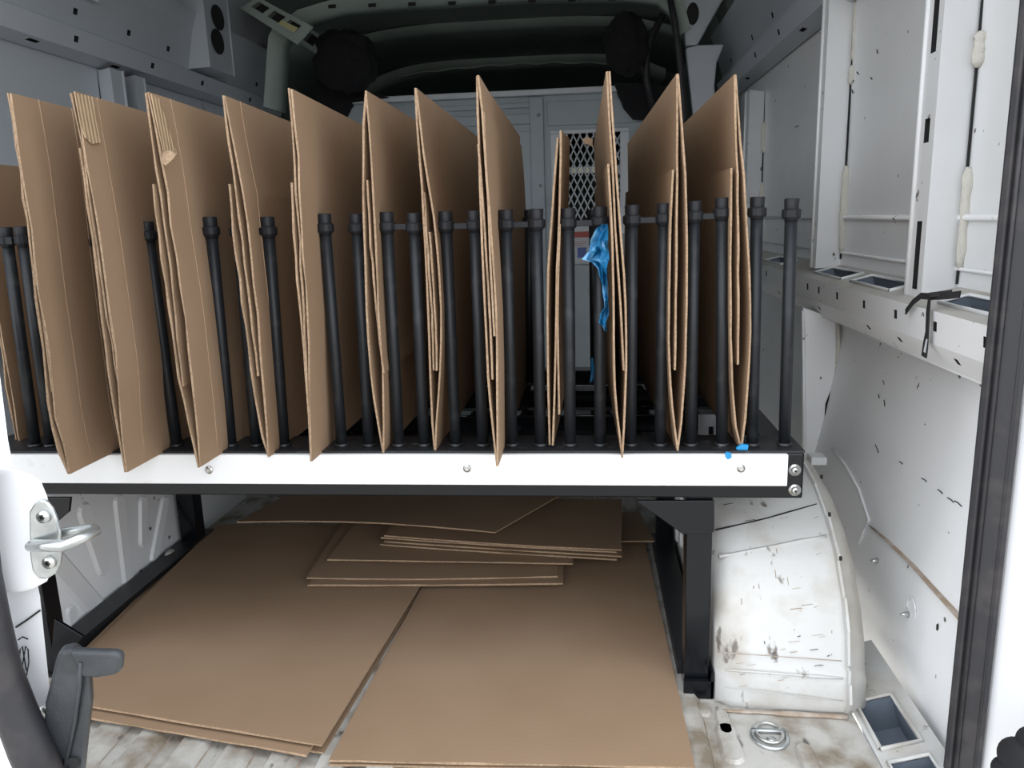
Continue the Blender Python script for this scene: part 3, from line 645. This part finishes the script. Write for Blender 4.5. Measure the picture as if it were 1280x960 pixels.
c6 = carton('brown folded carton with an open gap showing an inner flap, sixth from left', 1.172, .70, 0, -.02,
 [(458,114),(463,160),(467,220),(470,300),(474,380),(479,460),(481,520),(480,566)], [(460,225),(464,300),(470,370),(476,430),(481,466)], [(456,113),(453,160),(453,250),(454,300),(457,380),(461,450),(468,510),(477,566)], 6)
c7 = carton('brown folded carton bulging wide in the middle, seventh from left, left of the tallest one', 1.178, .66, 0, -.02,
 [(521,110),(528,170),(540,250),(547,300),(552,370),(553,400),(551,470),(547,520),(545,564)], [(531,240),(535,300),(541,390),(543,463)], [(518,110),(520,160),(527,240),(530,300),(534,390),(536,470),(539,530),(542,564)], 7,
 [([(536,290),(540,350),(543,400),(545,463)], .5)])
c8 = carton('tallest narrow-looking folded carton, eighth from left, its bottom fold overhanging the white strip', 1.105, .72, -.004, -.03,
 [(599,94),(605,150),(609,220),(615,290),(621,380),(623,470),(623,530),(623,583)], [(599,180),(605,260),(610,340),(614,400),(617,474)], [(595,95),(596,150),(598,220),(601,300),(605,390),(609,470),(614,530),(620,583)], 8,
 [([(603,140),(609,260),(613,350),(617,420)], .5)])
c9 = carton('short ragged dark-gapped carton before the mesh window, lower than all its neighbours', 1.19, .26, .006, .012,
 [(702,163),(702,200),(700,280),(697,340),(696,420),(694,500),(692,557)], [(701,280),(699,340),(698,400),(700,518)], [(696,172),(692,220),(688,280),(684,330),(683,400),(684,480),(686,556)], 9)
c10 = carton('folded carton right of the mesh window and blue film, seen nearly edge-on', 1.150, .80, -.012, -.03,
 [(763,89),(767,150),(772,220),(777,290),(782,350),(784,400),(784,460),(782,520),(779,572)], [(760,89),(763,150),(767,205),(770,280),(777,380),(781,463)], [(759,205),(764,290),(766,376),(766,440),(768,500),(777,572)], 10)
c11 = carton('folded carton second from right, its left face and straight flap edge in view', 1.178, .85, -.028, -.02,
 [(849,92),(853,150),(858,220),(860,290),(860,350),(858,450),(854,520),(848,564)], [(848,92),(848,150),(848,212),(847,300),(846,400),(845,463)], [(840,212),(837,280),(835,380),(835,440),(838,500),(846,564)], 11)
c12 = carton('rightmost brown folded carton, beside the last two bare tubes and the van wall', 1.185, .80, -.022, -.02,
 [(921,93),(925,150),(931,220),(935,290),(939,350),(939,420),(936,480),(932,530),(928,560)], [(920,93),(920,150),(923,210),(924,300),(924,400),(924,456)], [(913,210),(912,300),(912,400),(914,480),(918,530),(925,560)], 12)
c0 = thing('folded_carton', 'low dark folded carton in shade behind the tubes at the far left edge', 'cardboard', (-1.05, 1.25, .44), 'folded cartons standing in the rack')
leaf('outer_panel', c0, [(-30,203),(-8,350),(28,568)], 1.24, .5, 0, 0, -1, 20); leaf('lower_flap', c0, [(-34,205),(-14,350),(22,568)], 1.245, .48, 0, 0, 1, 21)
# torn flutes and strips
def patch(parent, pts, off, m='inner', name='torn_strip', y=1.07):
    bm = B(); prism(bm, [at(px, py, y=y+dy) for px, py, dy in pts], off); return obj(name, bm, m, parent)
def onface(parent, poly, X0, X1, y0, y1, name='torn_patch', m='inner'):
    q = []
    for px, py in poly: q.append(at(px, py, x=X0+(X1-X0)*(py-y0)/(y1-y0)))
    bm = B(); prism(bm, q, (-.0015, 0, 0)); return obj(name, bm, m, parent)
xa = at(94, 118, y=1.075).x+.0022; xb = at(105, 178, y=1.075).x+.0022
onface(c2, [(94,116),(116,121),(120,150),(126,178),(115,180),(107,172),(101,155),(97,135)], xa, xb, 118, 178)
xa = at(189, 120, y=1.103).x+.0022; xb = at(203, 195, y=1.103).x+.0022
onface(c3, [(189,117),(199,123),(209,155),(221,191),(211,196),(205,190),(198,160)], xa, xb, 120, 195)
patch(c3, [(203,190,-.003),(212,188,0),(221,193,.0),(213,202,0),(207,207,0),(202,203,0)], (0, .004, .0), 'edge', y=1.09)
patch(c10, [(728,174,0),(734,171,0),(741,174,0),(741,184,0),(736,181,0),(731,180,0)], (0, .003, 0), 'card', y=1.80, name='torn_scrap')

# ---------------------------------------------------------------- flat cartons on the floor
def flat(label, corners, z, layers=2, rag=.004, sag=0., gap=.006, tops=None, parent=None, offs=None):
    P = [at(x, y, z=z) for x, y in corners] if not isinstance(corners[0], Vector) else corners
    t = thing('flat_carton', label, 'cardboard', (sum(p.x for p in P)/4, sum(p.y for p in P)/4, z-.004*layers), 'flattened cartons on the van floor')
    for k in range(layers):
        bm = B(); nx, ny = 12, 8; th = .0034; G2 = []
        o = (offs[k] if offs else (0, 0))
        for s in (0, 1):
            g = []
            for j in range(ny+1):
                r = []
                for i in range(nx+1):
                    u, v = i/nx, j/ny
                    p = (P[0]*(1-u)+P[1]*u)*(1-v)+(P[3]*(1-u)+P[2]*u)*v
                    dz = sag*math.sin(u*3.14)*(1-v)*(1 if k == 0 else .4)
                    r.append(bm.verts.new((p.x+o[0], p.y+o[1]+(random.uniform(-.001, .001) if j == 0 else 0), max(z - k*gap*(1-.3*v) - s*th + dz, .0))))
                g.append(r)
            G2.append(g)
        A, D = G2
        for j in range(ny):
            for i in range(nx): fc(bm, (A[j][i], A[j][i+1], A[j+1][i+1], A[j+1][i])); fc(bm, (D[j][i], D[j+1][i], D[j+1][i+1], D[j][i+1]))
            for i in (0, nx): fc(bm, (A[j][i], A[j+1][i], D[j+1][i], D[j][i]), 1)
        for i in range(nx):
            for j in (0, ny): fc(bm, (A[j][i], A[j][i+1], D[j][i+1], D[j][i]), 1)
        obj('top_panel' if k == 0 else 'lower_panel', bm, ['card', 'edge'], t)
    return t
fA = flat('large flattened floor carton at left, a lower flap peeking out at its front edge', [(50,872),(402,931),(572,655),(272,655)], .030, 3, gap=.009, sag=.0, offs=[(0, 0), (-.02, -.012), (0, .006)])
fB = flat('large flattened carton lying on the floor at right, nearest the camera', [(411,950),(869,959),(800,650),(570,655)], .020, 2, gap=.007)
fC = flat('bottom flattened carton of the small pile under the rack, nearest edge at the front', [(383,722),(697,720),(700,650),(430,650)], .048, 3, gap=.006, sag=-.004, offs=[(0, 0), (.012, -.02), (.004, -.01)])
fD = flat('second flattened carton from the bottom of the small pile under the rack', [(409,699),(716,704),(716,645),(450,645)], .058, 1)
fE = flat('thick layered flattened carton near the top of the small pile under the rack', [(480,669),(777,687),(777,624),(520,622)], .085, 4, gap=.007, sag=-.003, offs=[(0, 0), (-.01, .004), (.0, -.002), (-.01, -.004)])
fF = flat('curved flattened carton topmost on the pile under the rack, pointing corner to the right', [(296,652),(619,665),(715,610),(380,606)], .105, 1, sag=.012)
fG = flat('small corner of a flattened carton behind the pile by the right rack legs', [(700,676),(818,676),(800,640),(700,640)], .036, 1)

# ---------------------------------------------------------------- blue film, bits and strap
def film(pts, y, name, label, m='bluefilm', cat='plastic film'):
    b = B(); rows = []
    for (xl_, xr_, py) in pts:
        r = []
        for k in range(7):
            u = k/6; x = xl_+(xr_-xl_)*u; p = at(x, py, y=y); p.y += .012*noise.noise(Vector((x*.35, py*.11, 1)))*2 + .004*math.sin(k*2.4+py*.2)
            r.append(b.verts.new(p))
        rows.append(r)
    for a, c in zip(rows, rows[1:]):
        for k in range(6): fc(b, (a[k], a[k+1], c[k+1], c[k]))
    o = obj(name, b, m, None); md = o.modifiers.new('solid', 'SOLIDIFY'); md.thickness = .0012
    tag(o, label, cat); return o
F1 = [(753,759,280),(746,759,285),(743,760,290),(738,760,300),(737,760,308),(736,761,314),(727,761,324),(740,760,328),(748,760,335),(750,760,345),(752,760,355),(753,761,365),(755,761,375),(755,760,385),(750,760,393),(749,759,402),(753,759,408),(756,759,415)]
film(F1, YR+.004, 'blue_film', 'crumpled shiny blue plastic film hanging on a tube beside the edge-on carton')
film([(738,741,448),(738,742,458),(739,743,468),(738,741,476)], 1.30, 'blue_film', 'thin blue film shred below the crumpled blue sheet')
def bit(pts, y, label):
    b = B(); prism(b, [at(x, yy, y=y) for x, yy in pts], (0, .005, .001)); tag(obj('blue_scrap', b, 'bluebit', None, bev=.001), label, 'scrap')
bit([(907,566),(914,567),(915,572),(910,575),(907,572)], YR-.016, 'tiny blue scrap stuck on the top edge of the white strip')
bit([(920,561),(927,556),(936,557),(935,563),(922,563)], YR+.004, 'tiny blue scrap lying behind the white strip under the rightmost carton')
def ribbon(px, y0, w, name, label):
    pass
# strap: flat webbing draped over the belt rail
t = thing('strap', 'short black webbing strap with a frayed end draped over the white belt rail at right', 'strap', (.50, 1.15, .62))
def rb(pts, w, name, m='strapm'):
    b = B(); L_, R_ = [], []
    for i, p in enumerate(pts):
        a, c = pts[max(i-1, 0)], pts[min(i+1, len(pts)-1)]; d = (c-a).normalized(); s = d.cross(Vector((-1, 0, .25))).normalized()*(w[i] if isinstance(w, list) else w)/2
        L_.append(p+s); R_.append(p-s)
    A = [b.verts.new(p) for p in L_]; D = [b.verts.new(p) for p in R_]
    for i in range(len(pts)-1): fc(b, (A[i], A[i+1], D[i+1], D[i]))
    o = obj(name, b, m, t); md = o.modifiers.new('solid', 'SOLIDIFY'); md.thickness = .002
xs = .5055
rb([at(1201, 368, x=xs+.02), at(1185, 370, x=xs+.012), at(1165, 371, x=xs+.004), at(1152, 370, x=xs+.002), at(1142, 378, x=xs), at(1133, 390, x=xs)], .010, 'short_tail')
rb([at(1190, 366, x=xs+.02), at(1163, 369, x=xs), at(1161, 390, x=xs), at(1160, 415, x=xs), at(1158, 430, x=xs), at(1156, 446, x=xs)], [.008, .010, .010, .009, .016, .017], 'hanging_tail')
rb([at(1158, 424, x=xs-.003), at(1155, 440, x=xs-.003)], [.003, .006], 'frayed_end', 'meshpaint')

# ---------------------------------------------------------------- left rear door (ajar) with striker
YD = .60
dd = Vector((-.88, .36, 0)).normalized()
P = lambda x, y, d=0: at(x, y, y=YD+d)
bm = B()
p0 = P(30, 700); 
prism(bm, [P(-160, 120), P(-46, 120), P(0, 470), P(10, 550), P(28, 640), P(50, 745), P(64, 880), P(76, 990), P(-160, 990)], dd*.55)
dr = struct('door_1', bm, 'doorpaint', 'white rear door edge at the left with a metal striker')
bm = B(); prism(bm, [P(x, y, -.012) for x, y in ((-12, 592), (10, 583), (26, 588), (44, 594), (55, 603), (62, 620), (68, 645), (71, 690), (69, 712), (62, 728), (44, 738), (28, 742), (-12, 744))], dd*.07)
bl = obj('striker_mount', bm, 'doorpaint', dr, bev=.008, seg=5)
bm = B(); tube(bm, [P(20, 784, -.001), P(35, 774, -.001), P(50, 763, -.001)], .0009, 5); obj('panel_seam', bm, 'gap', dr)
YS = YD-.018
Q = lambda x, y, d=0: at(x, y, y=YS+d)
bm = B(); prism(bm, [Q(36, 640), Q(42, 630), Q(50, 625), Q(58, 627), Q(65, 636), Q(70, 650), Q(74, 668), Q(76, 690), Q(74, 706), Q(68, 718), Q(58, 724), Q(48, 724), Q(40, 714), Q(37, 695)], (0, .004, 0))
sk = obj('striker_plate', bm, 'satin', dr, bev=.0015); sk['label'] = 'zinc-plated striker plate with loop'
bm = B(); tube(bm, [Q(38, 683, -.002), Q(58, 683, -.030), Q(80, 683, -.036), Q(95, 675, -.030), Q(120, 664, -.010), Q(118, 660, .006), Q(90, 664, .012), Q(68, 668, .008)], .0045, 10); obj('striker_loop', bm, 'satin', sk, True)
bm = B(); prism(bm, [Q(34, 677, -.006), Q(80, 678, -.032), Q(80, 688, -.032), Q(34, 687, -.006)], (0, .006, 0)); obj('loop_front', bm, 'satin', sk, bev=.001)
for (x, y) in ((56, 645), (63, 702)):
    p = Q(x, y); bm = B(); tube(bm, [p, p-Vector((0, .004, 0))], [.0062, .0052], 18); s_ = obj('torx_screw', bm, 'zinc', dr, True)
    bm = B()
    for k in range(3):
        a = k*math.pi/3; box_d = Vector((math.cos(a), 0, math.sin(a)))*.0028; n_ = Vector((-math.sin(a), 0, math.cos(a)))*.0007; c = p-Vector((0, .0043, 0))
        prism(bm, [c-box_d-n_, c+box_d-n_, c+box_d+n_, c-box_d+n_], (0, -.0004, 0))
    obj('torx_socket', bm, 'gap', s_)
# little drawn leaf mark and a screw low on the door edge
bm = B()
for cx_, s in ((27, -1), (33, 1)):
    tube(bm, [P(cx_+s*0, 845, -.003), P(cx_+s*3, 828, -.003), P(cx_+s*2, 812, -.003), P(cx_-s*1, 808, -.003), P(cx_-s*3, 820, -.003), P(cx_, 838, -.003)], .0006, 5)
tube(bm, [P(23, 800, -.003), P(28, 796, -.003), P(35, 799, -.003)], .0007, 5)
obj('pen_mark', bm, 'gap', dr)
p = P(54, 890, -.004); bm = B(); tube(bm, [p+Vector((0, .006, 0)), p], .005, 12); obj('screw', bm, 'zinc', dr, True)
# outer rubber seal of that door
bm = B()
tube(bm, [P(-34, 560, -.03), P(-26, 640, -.03), P(-19, 720, -.03), P(-8, 782, -.03), P(4, 840, -.03), P(20, 890, -.03), P(37, 932, -.03), P(64, 990, -.03)], [.012, .012, .013, .014, .015, .017, .018, .019], 14)
obj('door_seal', bm, 'seal', dr, True)
bm = B(); prism(bm, [P(-60, 700, -.03), P(-12, 740, -.03), P(0, 820, -.03), P(14, 900, -.03), P(24, 990, -.03), P(-60, 990, -.03)], (0, .01, 0)); obj('door_outer_panel', bm, 'doorpaint', dr)
# moulded plastic door guide at the bottom
Gd = lambda x, y, d=0: at(x, y, y=YD-.02+d)
t = thing('door_guide', 'dark grey moulded plastic door guide with a stubby arm at the lower left', 'door guide', Gd(85, 950))
bm = B(); prism(bm, [Gd(56, 880), Gd(70, 824), Gd(76, 815), Gd(92, 812), Gd(104, 822), Gd(112, 850), Gd(114, 880), Gd(108, 930), Gd(102, 990), Gd(50, 990)], (-.006, .014, 0)); obj('body', bm, 'greyplastic', t, bev=.003, seg=3)
bm = B(); prism(bm, [Gd(84, 814, -.004), Gd(140, 816, -.004), Gd(148, 818, -.004), Gd(150, 825, -.004), Gd(149, 838, -.004), Gd(145, 845, -.004), Gd(120, 849, -.004), Gd(100, 848, -.004)], (0, .010, 0)); obj('arm', bm, 'greyplastic', t, bev=.004, seg=4)
bm = B(); tube(bm, [Gd(101, 828, -.004), Gd(99, 860, -.003), Gd(93, 905, -.002), Gd(80, 965, -.002)], .002, 8); obj('edge_ridge', bm, 'greyplastic', t, True)
p = Gd(92, 953, -.002); bm = B(); tube(bm, [p+Vector((0, .003, 0)), p-Vector((0, .001, 0))], .0055, 16); obj('bolt_hole', bm, 'gap', t)
